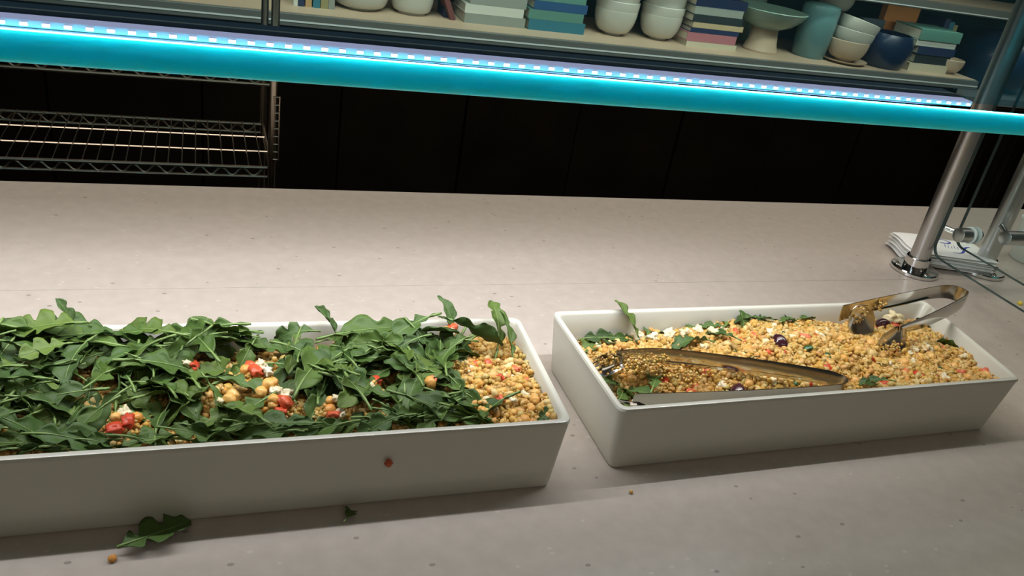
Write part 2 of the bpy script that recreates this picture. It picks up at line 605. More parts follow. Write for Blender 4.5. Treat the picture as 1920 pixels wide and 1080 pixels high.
X2, Y2 = (.385, .862), (.556, .698)
for x, y, lb in ((.613, .648, 'dark purple olive in the middle of the right tray'), (.528, .592, 'dark olive half hidden behind the front tongs arm'),
                 (.806, .692, 'dark olive lying beside the scoop of the rear tongs')):
    piece('olive', x, y, h2(x, y) + .004, lb, 'olive', 'olives in the right tray', 1.15, rp)
piece('feta_crumble', .826, .700, .058, 'white feta lump behind the olive under the rear tongs', 'feta', 'feta in the right tray', 1.5, rp)
scatter('chickpea', 34, X2, Y2, h2, 'orange chickpea among the couscous grains in the right tray', 'chickpea', 'chickpeas in the right tray', .0018, 1.1)
scatter('tomato_dice', 34, (.45, .86), Y2, h2, 'red tomato dice on the couscous in the right tray', 'tomato', 'tomato dice in the right tray', .001, .95)
scatter('feta_crumble', 34, X2, Y2, h2, 'pale feta crumble on the couscous in the right tray', 'feta', 'feta in the right tray', .001, .95)
scatter('cucumber_dice', 26, X2, Y2, h2, 'tiny dark green herb bit on the couscous in the right tray', 'herb bit', 'dark bits in the right tray', .003, .8)
for x, y in ((.46, .70), (.475, .692), (.50, .70), (.515, .69), (.535, .695), (.548, .684)):
    piece('feta_crumble', x, y, h2(x, y) + .004, 'white feta crumble along the back of the right tray', 'feta', 'feta along the back of the right tray', 1.1, rp)

# left tray: mound at the right end and pockets between leaves
XL_ = (.235, .292)
scatter('chickpea', 16, XL_, (.55, .63), h1, 'orange chickpea in the bare patch at the right end of the left tray', 'chickpea', 'chickpeas in the left tray', .001, .85, .011)
scatter('tomato_dice', 6, XL_, (.55, .64), h1, 'red tomato dice in the bare patch at the right end of the left tray', 'tomato', 'tomato in the left tray', .002, .8, .011)
scatter('feta_crumble', 7, XL_, (.55, .64), h1, 'pale feta crumble in the bare patch at the right end of the left tray', 'feta', 'feta in the left tray', .001, .75, .01)
POCKETS = [(.041, .628, .017), (.050, .606, .016), (-.057, .566, .020), (.098, .570, .018), (.062, .580, .016), (.139, .602, .012), (.145, .678, .011), (.018, .592, .012), (.235, .690, .012), (.19, .60, .009), (-.01, .645, .010)]
def pocket(x, y, k=1.0):
    if x > .232 and y < .645 and x + (y - .6) * .3 > .236: return True
    return any((x - a) ** 2 + ((y - b)) ** 2 < (r * k) ** 2 for a, b, r in POCKETS)
for i, (a, b, r) in enumerate(POCKETS):
    for k in range(5 if r > .014 else 3):
        kd = ('chickpea', 'tomato_dice', 'feta_crumble', 'chickpea', 'feta_crumble')[(k + i) % 5] if k else ('tomato_dice' if i % 2 == 0 else 'chickpea')
        an = rp.uniform(0, 6.28)
        x, y = a + math.cos(an) * r * .6 * (k > 0), b + math.sin(an) * r * .6 * (k > 0)
        nm = dict(chickpea='orange chickpea', tomato_dice='red tomato dice', feta_crumble='pale feta crumble')[kd]
        ct_ = dict(chickpea='chickpea', tomato_dice='tomato', feta_crumble='feta')[kd]
        piece(kd, x, y, .066 + rp.uniform(-.001, .005), nm + ' between the arugula leaves of the left tray', ct_, nm + 's between the left tray leaves', .82 if kd == 'feta_crumble' else .92, rp)

# clumps of grain raised in the pockets of the left tray
def clump(x, y, z, r, label, seed):
    rnd = random.Random(seed)
    vs0, fs0 = ico()
    g = MB()
    for k in range(int(90 * (r / .012) ** 2)):
        d = V((rnd.gauss(0, 1), rnd.gauss(0, 1), rnd.gauss(0, 1))).normalized()
        rr = rnd.choice((.0012, .0015, .0019, .0026))
        p = V((d.x * r, d.y * r, abs(d.z) * r * .55)) * rnd.uniform(.55, 1)
        s = V((rnd.uniform(.8, 1.25), rnd.uniform(.8, 1.1), rnd.uniform(.8, 1.1))) * rr
        g.add([V((a.x * s.x, a.y * s.y, a.z * s.z)) * rnd.uniform(.9, 1.1) + p for a in vs0], fs0)
    o = g.build('couscous_clump', M['grain'], smooth=False, loc=(x, y, z))
    o.data.polygons.foreach_set('use_smooth', [True] * len(o.data.polygons))
    return tag(o, label, 'couscous', 'couscous clumps among the left tray leaves', 'stuff')
for i, (a, b, r) in enumerate(POCKETS):
    clump(a, b, .057, r, 'clump of couscous grains caught between arugula leaves in the left tray', 50 + i)

# ------------------------------------------------------------------ arugula leaves
def leaf_mesh(seed, L=.07, wid=.014, lobes=3, bend=.5, stem=.35, twist=.3):
    """blade along +x with lobed sides, arched and cupped; returns (blade mesh, stem mesh)"""
    rnd = random.Random(seed)
    n, m_ = 34, 4
    ph = rnd.uniform(0, 1)
    side = rnd.uniform(-.25, .25)
    def centre(t):
        a = bend * t
        x = L * (math.sin(a) / bend if abs(bend) > 1e-3 else t)
        z = -L * (1 - math.cos(a)) / bend if abs(bend) > 1e-3 else 0
        return V((x, side * L * t * t, z))
    def hw(t, s):
        if t < stem: return .0012
        u = (t - stem) / (1 - stem)
        env = math.sin(PI * min(1, u ** .75)) ** .6 * (.55 + .6 * u) if u < 1 else 0
        lob = 1 - .74 * (max(0, math.cos(2 * PI * (u * lobes + ph + .12 * s))) ** 2) * (1 - .75 * u ** 3)
        return max(.0006, wid * env * lob)
    mb = MB()
    vs = []
    for i in range(n + 1):
        t = i / n
        c = centre(t)
        d = (centre(min(1, t + .02)) - centre(max(0, t - .02))).normalized()
        tw = twist * math.sin(3 * t + ph * 6)
        nrm = V((0, 0, 1)).cross(d).normalized()
        upv = d.cross(nrm)
        lat = nrm * math.cos(tw) + upv * math.sin(tw)
        upv = d.cross(lat)
        for j in range(-m_, m_ + 1):
            s = j / m_
            wv = hw(t, 1 if s > 0 else -1) * abs(s)
            ruff = .0012 * math.sin(9 * t * 3 + j * 1.3 + ph * 9) * abs(s)
            vs.append(c + lat * (wv if s > 0 else -wv) + upv * (wv * .35 * abs(s) + ruff))
    W = 2 * m_ + 1
    fs = [(i * W + j, (i + 1) * W + j, (i + 1) * W + j + 1, i * W + j + 1) for i in range(n) for j in range(W - 1)]
    me = bpy.data.meshes.new('arugula_leaf')
    # the blade gets its thickness here
    top = [v + V((0, 0, .00018)) for v in vs]
    N = len(vs)
    bot = [v - V((0, 0, .00018)) for v in vs]
    edge = []
    loop = [i * W for i in range(n + 1)] + [n * W + j for j in range(1, W)] + [i * W + W - 1 for i in range(n - 1, -1, -1)] + [j for j in range(W - 2, 0, -1)]
    for a, b in zip(loop, loop[1:] + loop[:1]):
        edge.append((a, b, b + N, a + N))
    me.from_pydata([tuple(v) for v in top + bot], [], [tuple(reversed(f)) for f in fs] + [tuple(i + N for i in f) for f in fs] + edge)
    me.polygons.foreach_set('use_smooth', [True] * len(me.polygons))
    me.materials.append(M['arugula'])
    sm = MB()
    pts = [centre(t) + V((0, 0, .0004)) for t in [k / 12 * .93 for k in range(13)]]
    sm.tube(pts, [(.00115 if k < 4 else .0006) * (1 - .6 * k / 12) for k in range(13)], 6)
    s = bpy.data.meshes.new('stem')
    s.from_pydata(sm.v, [], sm.f)
    s.polygons.foreach_set('use_smooth', [True] * len(s.polygons))
    s.materials.append(M['stem'])
    return me, s

LEAVES = []
for i in range(14):
    r_ = random.Random(100 + i)
    LEAVES.append(leaf_mesh(i, L=r_.uniform(.062, .088), wid=r_.uniform(.012, .0185), lobes=r_.choice((1.6, 2.4, 2.8, 3.3)), bend=r_.uniform(.25, 1.1), stem=r_.uniform(.12, .30), twist=r_.uniform(.1, .7)))
FLAT = leaf_mesh(60, L=.058, wid=.019, lobes=2.6, bend=.08, stem=.08, twist=.12)
ROUND = [leaf_mesh(40 + i, L=.045, wid=.014, lobes=.4, bend=.5, stem=.38, twist=.15) for i in range(3)]
rl = random.Random(21)

def leaf(x, y, z, yaw, pitch, roll, sc, label, group=None, src=None, name='arugula_leaf'):
    """x,y,z is the middle of the blade"""
    me, sm = src or rl.choice(LEAVES)
    o = bpy.data.objects.new(name, me)
    COL.objects.link(o)
    R_ = Matrix.Rotation(yaw, 4, 'Z') @ Matrix.Rotation(-pitch, 4, 'Y') @ Matrix.Rotation(roll, 4, 'X')
    mid = R_ @ V((.035 * sc, 0, -.004 * sc))
    o.matrix_world = Matrix.Translation(V((x, y, z)) - mid) @ R_ @ Matrix.Diagonal((sc, sc, sc, 1))
    s = bpy.data.objects.new('stem', sm)
    COL.objects.link(s)
    s.parent = o
    return tag(o, label, 'arugula leaf', group)

def inside(T, x, y, m_=.012):
    c = inset(T['top'], m_)
    for i in range(4):
        a, b = c[i], c[(i + 1) % 4]
        if (b[0] - a[0]) * (y - a[1]) - (b[1] - a[1]) * (x - a[0]) < 0: return False
    return True

def zone(x, y):
    a = 'left' if x < -.05 else 'middle' if x < .12 else 'right'
    b = 'back' if y > .655 else 'front' if y < .59 else 'centre'
    return f'dark green lobed arugula leaf heaped in the {a} third of the left tray, {b} row', f'arugula leaves in the {a} third, {b} row of the left tray'
n = 0
tries = 0
while n < 262 and tries < 20000:
    tries += 1
    x, y = rl.uniform(-.20, .296), rl.uniform(.540, .700)
    layer = n / 262
    if pocket(x, y, 1.05 if layer > .3 else .9): continue
    yaw = rl.uniform(0, 6.28)
    if y < .575 or y > .675: yaw = rl.choice((0, PI)) + rl.gauss(0, .3)
    sc = rl.uniform(.66, 1.08)
    # both ends of the leaf stay over the tray and out of the bare patch
    dx, dy = math.cos(yaw) * .034 * sc, math.sin(yaw) * .034 * sc
    if not inside(T1, x + 1.35 * dx, y + 1.35 * dy, .010) or not inside(T1, x - dx, y - dy, .010): continue
    if layer > .25 and (pocket(x + dx, y + dy, .8) or pocket(x - dx, y - dy, .8)): continue
    hill = .006 * math.exp(-((x + .16) / .1) ** 2) + .004 * nz(x, y, 14, 8) + (.004 if y > .64 else 0) - (.004 if y < .56 else 0)
    z = .053 + .023 * layer + hill + rl.uniform(-.002, .004)
    leaf(x, y, z, yaw, rl.gauss(.05, .16), rl.gauss(0, .28), sc,
         *zone(x, y))
    n += 1
for k in range(30):
    x, y = -.19 + k * .0135 + rl.uniform(-.005, .005), rl.uniform(.549, .556)
    if pocket(x, y + .01, .55): continue
    leaf(x, y, .064 + rl.uniform(-.002, .005), rl.choice((0, PI)) + rl.gauss(0, .12), rl.gauss(0, .1), rl.gauss(0, .25), rl.uniform(.6, .85), 'dark arugula leaf lying along the inside of the front wall of the left tray', 'arugula leaves along the front wall of the left tray')

# leaves one can single out
leaf(-.107, .697, .080, 1.4, 1.25, 1.3, .62, 'arugula leaf standing upright at the left tray back rim, nearest the left frame edge', src=LEAVES[1])
leaf(.116, .695, .077, 1.9, 1.25, .9, .72, 'lobed arugula leaf standing upright at the middle of the left tray back rim', src=LEAVES[2])
leaf(.238, .692, .074, .9, 1.25, 1.5, .62, 'thin arugula stem pointing up near the right end of the left tray back rim', src=LEAVES[5])
leaf(.278, .664, .074, 1.0, .75, .9, .9, 'arugula leaf poking over the right end of the left tray', src=LEAVES[3])
leaf(.178, .560, .073, -.35, -.12, .1, 1.05, 'arugula leaf hanging over the front rim of the left tray', src=LEAVES[6])
leaf(.125, .585, .078, -.5, .0, .1, 1.1, 'broad lobed arugula leaf at the front middle of the left tray', src=LEAVES[8])
leaf(.082, .612, .080, 1.15, .2, .4, 1.15, 'large pale green arugula leaf lying upward across the middle of the left tray', src=LEAVES[4])
leaf(-.03, .630, .081, .0, .02, .1, 1.2, 'long arugula leaf with a straight stem lying across the left tray', src=LEAVES[0])
leaf(-.005, .66, .081, 2.0, .1, .1, 1.1, 'star shaped arugula leaf lying flat in the left half of the left tray', src=LEAVES[9])
leaf(.285, .548, .063, .6, .4, .6, .5, 'small arugula leaf in the front right corner of the left tray', src=LEAVES[7])
leaf(.288, .655, .070, 1.3, .9, 1.4, .7, 'arugula leaf leaning on the right wall of the left tray', src=LEAVES[10])

# leaves in the right tray
leaf(.452, .700, .058, 1.9, 1.05, .9, .75, 'narrow arugula leaf standing at the back left of the right tray', src=LEAVES[11])
for x, y, yw, sc in ((.395, .690, .3, .7), (.41, .702, .1, .7), (.43, .695, -.3, .6), (.385, .675, .9, .7), (.475, .702, .8, .5), (.50, .705, 2.6, .55), (.53, .705, .2, .5), (.56, .70, 3.0, .5)):
    leaf(x, y, h2(x, y) + .006, yw, .2, .3, sc, 'arugula leaf tucked along the back wall of the right tray', 'arugula leaves along the back of the right tray')
leaf(.600, .700, .062, .9, .8, 1.0, .9, 'round arugula leaf standing against the back wall of the right tray', src=ROUND[0])
for x, y, yw in ((.625, .70, .4), (.64, .705, 2.4), (.655, .70, .2), (.672, .705, 1.4), (.69, .703, .1), (.58, .704, .6), (.61, .706, 3.0)):
    leaf(x, y, h2(x, y) + .008, yw, .25, .3, .55, 'arugula leaf in the cluster behind the couscous mound', 'arugula cluster behind the couscous mound')
leaf(.505, .665, .063, 2.6, .1, .3, .75, 'lobed arugula leaf lying over the end of the front tongs', src=LEAVES[8])
leaf(.549, .667, .064, 1.8, -.1, .3, .7, 'narrow arugula leaf lying on the couscous left of the olive', src=LEAVES[11])
for x, y, yw in ((.405, .61, .6), (.415, .585, 1.2), (.395, .625, .3), (.43, .60, 2.2), (.41, .573, .1), (.395, .60, 1.9), (.44, .618, .9), (.40, .585, 2.6), (.425, .575, .4), (.392, .612, 1.3)):
    leaf(x, y, h2(x, y) + .012, yw, .1, .4, .75, 'dark arugula leaf inside the arms of the front tongs', 'dark arugula inside the front tongs')
for x, y, yw in ((.60, .60, .5), (.72, .60, 2.1), (.80, .61, .8), (.66, .665, 1.2), (.57, .63, 2.7), (.84, .585, .3), (.775, .645, 1.9)):
    leaf(x, y, h2(x, y) + .003, yw, .0, .3, .28, 'small scrap of arugula lying among the couscous grains of the right tray', 'arugula scraps on the couscous of the right tray')
leaf(.668, .560, .064, .2, .0, .3, .55, 'arugula leaf at the front wall of the right tray', 'arugula at the front wall of the right tray')
leaf(.682, .563, .066, 2.6, .0, .3, .5, 'arugula leaf at the front wall of the right tray', 'arugula at the front wall of the right tray')
leaf(.858, .640, .058, 2.2, .5, .9, .9, 'round dark arugula leaf leaning on the right wall of the right tray', src=ROUND[1])
leaf(.868, .690, .058, 2.0, .7, .9, .7, 'small arugula leaf leaning in the back right corner of the right tray', src=ROUND[2])

# fallen bits on the counter
leaf(-.032, .510, .0030, .35, .0, .0, .95, 'fallen arugula leaf lying on the counter before the left tray', src=FLAT)
leaf(.112, .512, .0035, .9, .0, .1, .42, 'small fallen arugula leaf at the foot of the left tray front', src=LEAVES[2])
leaf(-.150, .503, .0035, 1.4, .02, .2, .5, 'fallen arugula leaf on the counter at the left frame edge', src=LEAVES[5])
piece('chickpea', -.066, .4925, .0022, 'single couscous crumb on the counter before the left tray', 'crumb', None, .5)
piece('chickpea', .367, .5022, .0018, 'single couscous crumb on the counter before the right tray', 'crumb', None, .4)
piece('feta_crumble', 1.215, .818, .0018, 'bright yellow crumb on the counter beyond the glass end panel', 'crumb', None, .9).data = piece_mesh('crumb', 77, .005, 2, .4, m=M['yellow'])
piece('tomato_dice', .141, .5235, .043, 'red tomato speck stuck to the front of the left tray', 'tomato', None, .55)

# ------------------------------------------------------------------ tongs
def ribbon(path, wid, th=.0011, updir=None, rib=0):
    """flat strip on edge: path = centre line of the strip, width along up"""
    mb = MB()
    P = [V(p) for p in path]
    rings = []
    for i, p in enumerate(P):
        a, b = P[max(i - 1, 0)], P[min(i + 1, len(P) - 1)]
        t = (b - a).normalized()
        up = V(updir[i]) if updir else V((0, 0, 1))
        up = (up - t * up.dot(t)).normalized()
        nn = t.cross(up)
        wv = wid[i] if isinstance(wid, (list, tuple)) else wid
        row = []
        K = 8
        for k in range(K + 1):
            s = -1 + 2 * k / K
            row.append(p + up * (s * wv / 2) + nn * (th / 2 + rib * (1 - s * s)))
        for k in range(K, -1, -1):
            s = -1 + 2 * k / K
            row.append(p + up * (s * wv / 2) + nn * (-th / 2 + rib * (1 - s * s)))
        rings.append(row)
    mb.loft(rings)
    return mb

def smooth_path(pts, k=6):
    P = [V(p) for p in pts]
    out = []
    for i in range(len(P) - 1):
        p0, p1, p2, p3 = P[max(i - 1, 0)], P[i], P[i + 1], P[min(i + 2, len(P) - 1)]
        for j in range(k):
            t = j / k
            out.append(.5 * ((2 * p1) + (p2 - p0) * t + (2 * p0 - 5 * p1 + 4 * p2 - p3) * t * t + (3 * p1 - p0 - 3 * p2 + p3) * t ** 3))
    out.append(P[-1])
    return out

def interp(vals, k=6):
    out = []
    for a, b in zip(vals, vals[1:]):
        out += [a + (b - a) * j / k for j in range(k)]
    return out + [vals[-1]]

def head_fork(c, d, up, lat, L=.042, W=.034, teeth=5, mbname='fork_head'):
    """a dished head ending in teeth; d forward, lat across, up the hollow side"""
    mb = MB()
    d, up, lat = V(d).normalized(), V(up).normalized(), V(lat).normalized()
    def pt(u, s, off=0):
        w_ = W * (.35 + .65 * math.sin(min(1, u * 1.7) * PI / 2)) / 2
        return V(c) + d * (L * u) + lat * (s * w_) + up * (.006 * s * s - .004 * math.sin(u * PI) + off + .010 * max(0, u - .6))
    nU = 8
    for off in (0,):
        rings = []
        for i in range(nU + 1):
            u = .56 * i / nU
            K = 10
            row = [pt(u, -1 + 2 * k / K, .0006) for k in range(K + 1)] + [pt(u, -1 + 2 * k / K, -.0006) for k in range(K, -1, -1)]
            rings.append(row)
        mb.loft(rings)
    for t in range(teeth):
        s0 = -1 + 2 * t / teeth + .06
        s1 = -1 + 2 * (t + 1) / teeth - .12
        rings = []
        for i in range(7):
            u = .54 + .46 * i / 6
            k = 1 - .55 * i / 6
            m0 = (s0 + s1) / 2
            a, b = m0 - (m0 - s0) * k, m0 + (s1 - m0) * k
            rings.append([pt(u, a, .0006), pt(u, b, .0006), pt(u, b, -.0006), pt(u, a, -.0006)])
        mb.loft(rings)
    return mb

# front tongs, lying on edge in the couscous
tA = empty('serving_tongs', (.625, .57, .06), 'steel serving tongs lying flat inside the right tray along its front wall', 'tongs')
loc = lambda pts, o: [V(p) - o.location for p in pts]
pa = smooth_path([(.398, .636, 0.0605), (.45, .631, 0.0625), (.54, .606, 0.0625), (.612, .582, 0.0620), (.630, .573, 0.0617), (.636, .563, 0.0615), (.630, .5555, 0.0615), (.612, .5525, 0.0615), (.54, .551, 0.0625), (.44, .552, 0.0645), (.378, .554, 0.0665)])
ribbon(loc(pa, tA), interp([.016, .019, .019, .018, .018, .018, .018, .018, .018, .018, .016]), rib=.0012).build('spring_arms', M['tongs'], tA)
head_fork(V((.405, .634, .056)) - tA.location, (-1, -.02, -.12), (.15, -.9, .35), (0, .3, 1), L=.036, W=.026).build('fork_head', M['tongs'], tA)
head_fork(V((.392, .5535, .060)) - tA.location, (-1, .05, -.25), (0, 1, .1), (0, 0, 1), L=.026, W=.018).build('scoop_head', M['tongs'], tA)
ru = MB().tube(loc(smooth_path([(.455, .6285, .057), (.53, .6085, .057), (.60, .5855, .057)]), tA), .0011, 6)
ru.build('stiffening_rib', M['tongs'], tA)

# rear tongs, resting over the back right rim
tB = empty('serving_tongs', (.88, .68, .085), 'steel serving tongs propped over the back right rim of the right tray, bend outside', 'tongs')
pb = smooth_path([(.716, .678, .080), (.76, .684, .085), (.82, .692, .090), (.876, .699, .094), (.900, .698, .095), (.909, .688, .095), (.905, .677, .094), (.87, .663, .090), (.81, .643, .086), (.775, .635, .084), (.762, .632, .083)])
ribbon(loc(pb, tB), interp([.022, .019, .018, .018, .019, .020, .021, .021, .018, .012, .009]), rib=-.0010).build('spring_arms', M['tongs'], tB)
rb = MB().tube(loc(smooth_path([(.762, .6835, .078), (.82, .691, .082), (.868, .697, .087)]), tB), .0012, 6)
rb.build('stiffening_rib', M['tongs'], tB)
# scoop head: dished oval plate hanging from the rear arm
sc = MB()
nU, K = 14, 12
rings = []
for i in range(nU + 1):
    u = i / nU
    w_ = .0200 * max(0, 1 - ((u - .48) / .52) ** 2) ** .42
    w_ = max(w_, .0012)
    c = V((.737 + .006 * u, .672 - .012 * u, .093 - .040 * u))
    row = []
    for off in (.0006, -.0006):
        ks = range(K + 1) if off > 0 else range(K, -1, -1)
        for k in ks:
            s = -1 + 2 * k / K
            row.append(c + V((s * w_, .0, 0)) + V((0, 1, .2)).normalized() * (.005 * (1 - s * s) * math.sin(PI * min(1, u * .9 + .1)) + off) - tB.location)
    rings.append(row)
sc.loft(rings)
sc.build('scoop_head', M['tongs'], tB)
head_fork(V((.764, .633, .086)) - tB.location, (-.40, -.25, -.80), (-.3, -.6, .35), (.9, -.4, -.25), L=.046, W=.034, teeth=5).build('fork_head', M['tongs'], tB)

# grains and leaf scraps stuck to the tongs
def stuck(parts, label, seed):
    rnd = random.Random(seed)
    vs0, fs0 = ico()
    g = MB()
    for c, sx, sy, sz, n_ in parts:
        for k in range(n_):
            p = V(c) + V((rnd.gauss(0, sx), rnd.gauss(0, sy), rnd.gauss(0, sz)))
            r = rnd.choice((.0012, .0015, .002))
            g.add([a * r * rnd.uniform(.85, 1.15) + p for a in vs0], fs0)
    o = g.build('stuck_couscous', M['grain'], smooth=False)
    o.data.polygons.foreach_set('use_smooth', [True] * len(o.data.polygons))
    tag(o, label, 'couscous', kind='stuff')
stuck([((.739, .6695, .072), .007, .0008, .009, 34), ((.777, .683, .084), .004, .001, .004, 22)], 'couscous grains stuck to the scoop of the rear tongs', 4)
stuck([((.752, .621, .068), .006, .003, .003, 24)], 'couscous grains caught on the fork of the rear tongs', 5)
stuck([((.392, .636, .058), .012, .004, .004, 130)], 'couscous covering the fork head of the front tongs', 7)
stuck([((.43, .628, .056), .016, .004, .006, 170), ((.47, .615, .050), .016, .008, .004, 120)], 'couscous heap caught between the arms of the front tongs', 6)

# ------------------------------------------------------------------ sneeze guard
sg = empty('sneeze_guard', (.6, .6, .345), 'glass sneeze guard with glowing cyan lower edge on steel posts above the trays', 'sneeze guard')
O = sg.location
def B(*a):
    return MB().box(a[0] - O.x, a[1] - O.x, a[2] - O.y, a[3] - O.y, a[4] - O.z, a[5] - O.z)
# lower edge: a thick cyan acrylic bullnose, edge-lit glow put in as emission
rings = []
for x in [-.9 + .1 * i for i in range(32)]:
    ring = []
    for k in range(20):
        a = 2 * PI * k / 20
        ring.append(V((x, .600 + .0105 * math.cos(a), .3442 - .0016 * (x - .2) + .0104 * math.sin(a))) - O)
    rings.append(ring)
MB().loft(rings).build('cyan_edge_rail', M['cyan'], sg)
# pane of tinted glass leaning back from the rail
def slab(p0, p1, th, x0, x1):
    p0, p1 = V((0, *p0)), V((0, *p1))
    d = (p1 - p0).normalized()
    nn = V((0, -d.z, d.y)) * th / 2
    vs = []
    for x in (x0, x1):
        for q in (p0 - nn, p0 + nn, p1 + nn, p1 - nn):
            vs.append(V((x, q.y, q.z)) - O)
    return MB().add(vs, [(0, 1, 2, 3), (7, 6, 5, 4), (0, 4, 5, 1), (1, 5, 6, 2), (2, 6, 7, 3), (3, 7, 4, 0)])
slab((.6275, .3540), (.73, .80), .008, -.9, 2.2).build('tinted_glass_pane', M['pane'], sg, smooth=False)
# LED bar seen through the pane
lb = B(-.9, .700, .6065, .6205, .3552, .3604).build('light_bar', M['ledhouse'], sg, smooth=False, bevel=.0008)
B(-.9, .705, .634, .638, .3480, .3604).build('aluminium_back', M['alu'], lb, smooth=False)
chips = MB()
x = -.895
while x < .695:
    chips.add([V(p) - O for p in ((x, .6059, .3563), (x + .0046, .6059, .3563), (x + .0046, .6059, .3584), (x, .6059, .3584))], [(0, 1, 2, 3)])
    x += .0125
cx = V((0, 0, 0))
cho = chips.build('led_chips', M['ledchip'], lb, smooth=False)
so = cho.modifiers.new('thick', 'SOLIDIFY'); so.thickness = .0006; so.offset = 0
# the bar's light: added rail glow stretched past its end, and back over the worktop
a1 = area('light_bar_rail_glow', (.06, .6040, .3566), (.06, .599, .3445), 1.9, .0025, .8, (.9, .95, 1))
a2 = area('light_bar_glow', (-.1, .6410, .352), (-.1, 1.02, .0), 1.58, .003, 6.5, (.92, .94, 1), 180)
B(-.9, .705, .6515, .6530, .3432, .3604).build('added_cutoff_lip', M['lid'], sg, smooth=False)  # added lip hidden behind the rail, cuts the bar's light toward the back
B(-.9, .705, .6208, .6530, .3590, .3603).build('dark_gap_lid', M['lid'], sg, smooth=False)  # dark lid colour stands in for the dark blue gap

def guard_post(x, y, mat_, lab=None):
    p = MB().tube([V((x, y, .012)) - O, V((x, y, 1.05)) - O], .0155, 28).build('steel_post', mat_, sg)
    if lab: p['label'] = lab
    fl = MB().lathe([(.0, .0003), (.036, .0003), (.0375, .0015), (.0375, .0060), (.036, .0078), (.019, .0085), (0, .0085)], 36, V((x, y, 0)) - O)
    f = fl.build('base_flange', M['chrome'], p)
    MB().lathe([(0, .008), (.0195, .008), (.0195, .026), (.0185, .027), (0, .027)], 32, V((x, y, 0)) - O).build('post_collar', M['chrome'], p)
    for k in range(3):
        a = k * 2.09 + .5
        MB().lathe([(0, .008), (.004, .008), (.0035, .0105), (0, .0108)], 12, V((x + .028 * math.cos(a), y + .028 * math.sin(a), 0)) - O).build('flange_screw', M['chrome'], p)
    return p
guard_post(1.101, .933, M['brushed'])
guard_post(1.247, .930, M['brushed'])

def standoff(px, py, z, tipx, tipy, blen):
    s = MB().tube([V((px, py, z)) - O, V((tipx, tipy, z)) - O], .0045, 14).build('standoff', M['chrome'], sg)
    MB().tube([V((tipx - .010, tipy, z)) - O, V((tipx - .0095, tipy, z)) - O, V((tipx + blen, tipy, z)) - O], [.0105, .0115, .0115], 24).build('barrel', M['brushed'], s)
    for q in (0, .0105):
        MB().tube([V((tipx + blen + q, tipy, z)) - O, V((tipx + blen + q + .0025, tipy, z)) - O], .0135, 24).build('clear_washer', M['washer'], s)
    MB().tube([V((tipx + blen + .013, tipy, z)) - O, V((tipx + blen + .022, tipy, z)) - O], .008, 16).build('clamp_nut', M['chrome'], s)
standoff(1.106, .930, .0855, 1.1235, .892, .013)
standoff(1.232, .918, .090, 1.200, .873, .030)

def end_panel(x, y0, y1, z0, z1, r=.02):
    """clear pane across the counter with rounded lower rear corner, plus its dark edge"""
    out = [(y1 - r + r * math.sin(a), z0 + r - r * math.cos(a)) for a in [PI / 2 * k / 8 for k in range(9)]]
    pts = [(y0, z0)] + out + [(y1, z1), (y0, z1)]
    mb = MB()
    for xx in (x - .003, x + .003):
        mb.add([V((xx, y, z)) - O for y, z in pts], [tuple(range(len(pts)))])
    p = mb.build('end_panel', M['clear'], sg, smooth=False)
    e = MB()
    seq = pts[:-1]
    for (ya, za), (yb, zb) in zip(seq, seq[1:]):
        e.add([V(q) - O for q in ((x - .003, ya, za), (x + .003, ya, za), (x + .003, yb, zb), (x - .003, yb, zb))], [(0, 1, 2, 3)])
    eo = e.build('panel_edge', M['glassedge'], p, smooth=False)
    m_ = eo.modifiers.new('t', 'SOLIDIFY'); m_.thickness = .0008
end_panel(1.1405, .640, .915, .060, .72)
end_panel(1.105, .640, .9165, .040, .72)
# small clamp holding the pane, near the left
MB().tube([V((.128, .633, .402)) - O, V((.128, .655, .402)) - O], .006, 18).build('glass_clamp', M['chrome'], sg)

# ------------------------------------------------------------------ napkins
def napkin_mesh(seed, w_, d, th):
    rnd = random.Random(seed)
    mb = MB()
    nx, ny = 16, 10
    top, bot = [], []
    for j in range(ny + 1):
        for i in range(nx + 1):
            u, v = i / nx - .5, j / ny - .5
            wav = .0016 * math.sin(u * 7 + seed) * (v + .5) + .001 * math.sin(v * 9 + seed * 2)
            ed = min(1, (.5 - abs(u)) * 18, (.5 - abs(v)) * 14)
            ed = max(0, ed) ** .5
            top.append((u * w_, v * d, th / 2 * ed + wav + .0004))
            bot.append((u * w_, v * d, -th / 2 * ed + wav))
    N = len(top)
    W = nx + 1
    fs = [(j * W + i, j * W + i + 1, (j + 1) * W + i + 1, (j + 1) * W + i) for j in range(ny) for i in range(nx)]
    loop = [i for i in range(W)] + [j * W + nx for j in range(1, ny + 1)] + [ny * W + i for i in range(nx - 1, -1, -1)] + [j * W for j in range(ny - 1, 0, -1)]
    side = [(b, a, a + N, b + N) for a, b in zip(loop, loop[1:] + loop[:1])]
    return mb.add(top + bot, fs + [tuple(i + N for i in reversed(f)) for f in fs] + [tuple(reversed(s)) for s in side])
nap0 = None
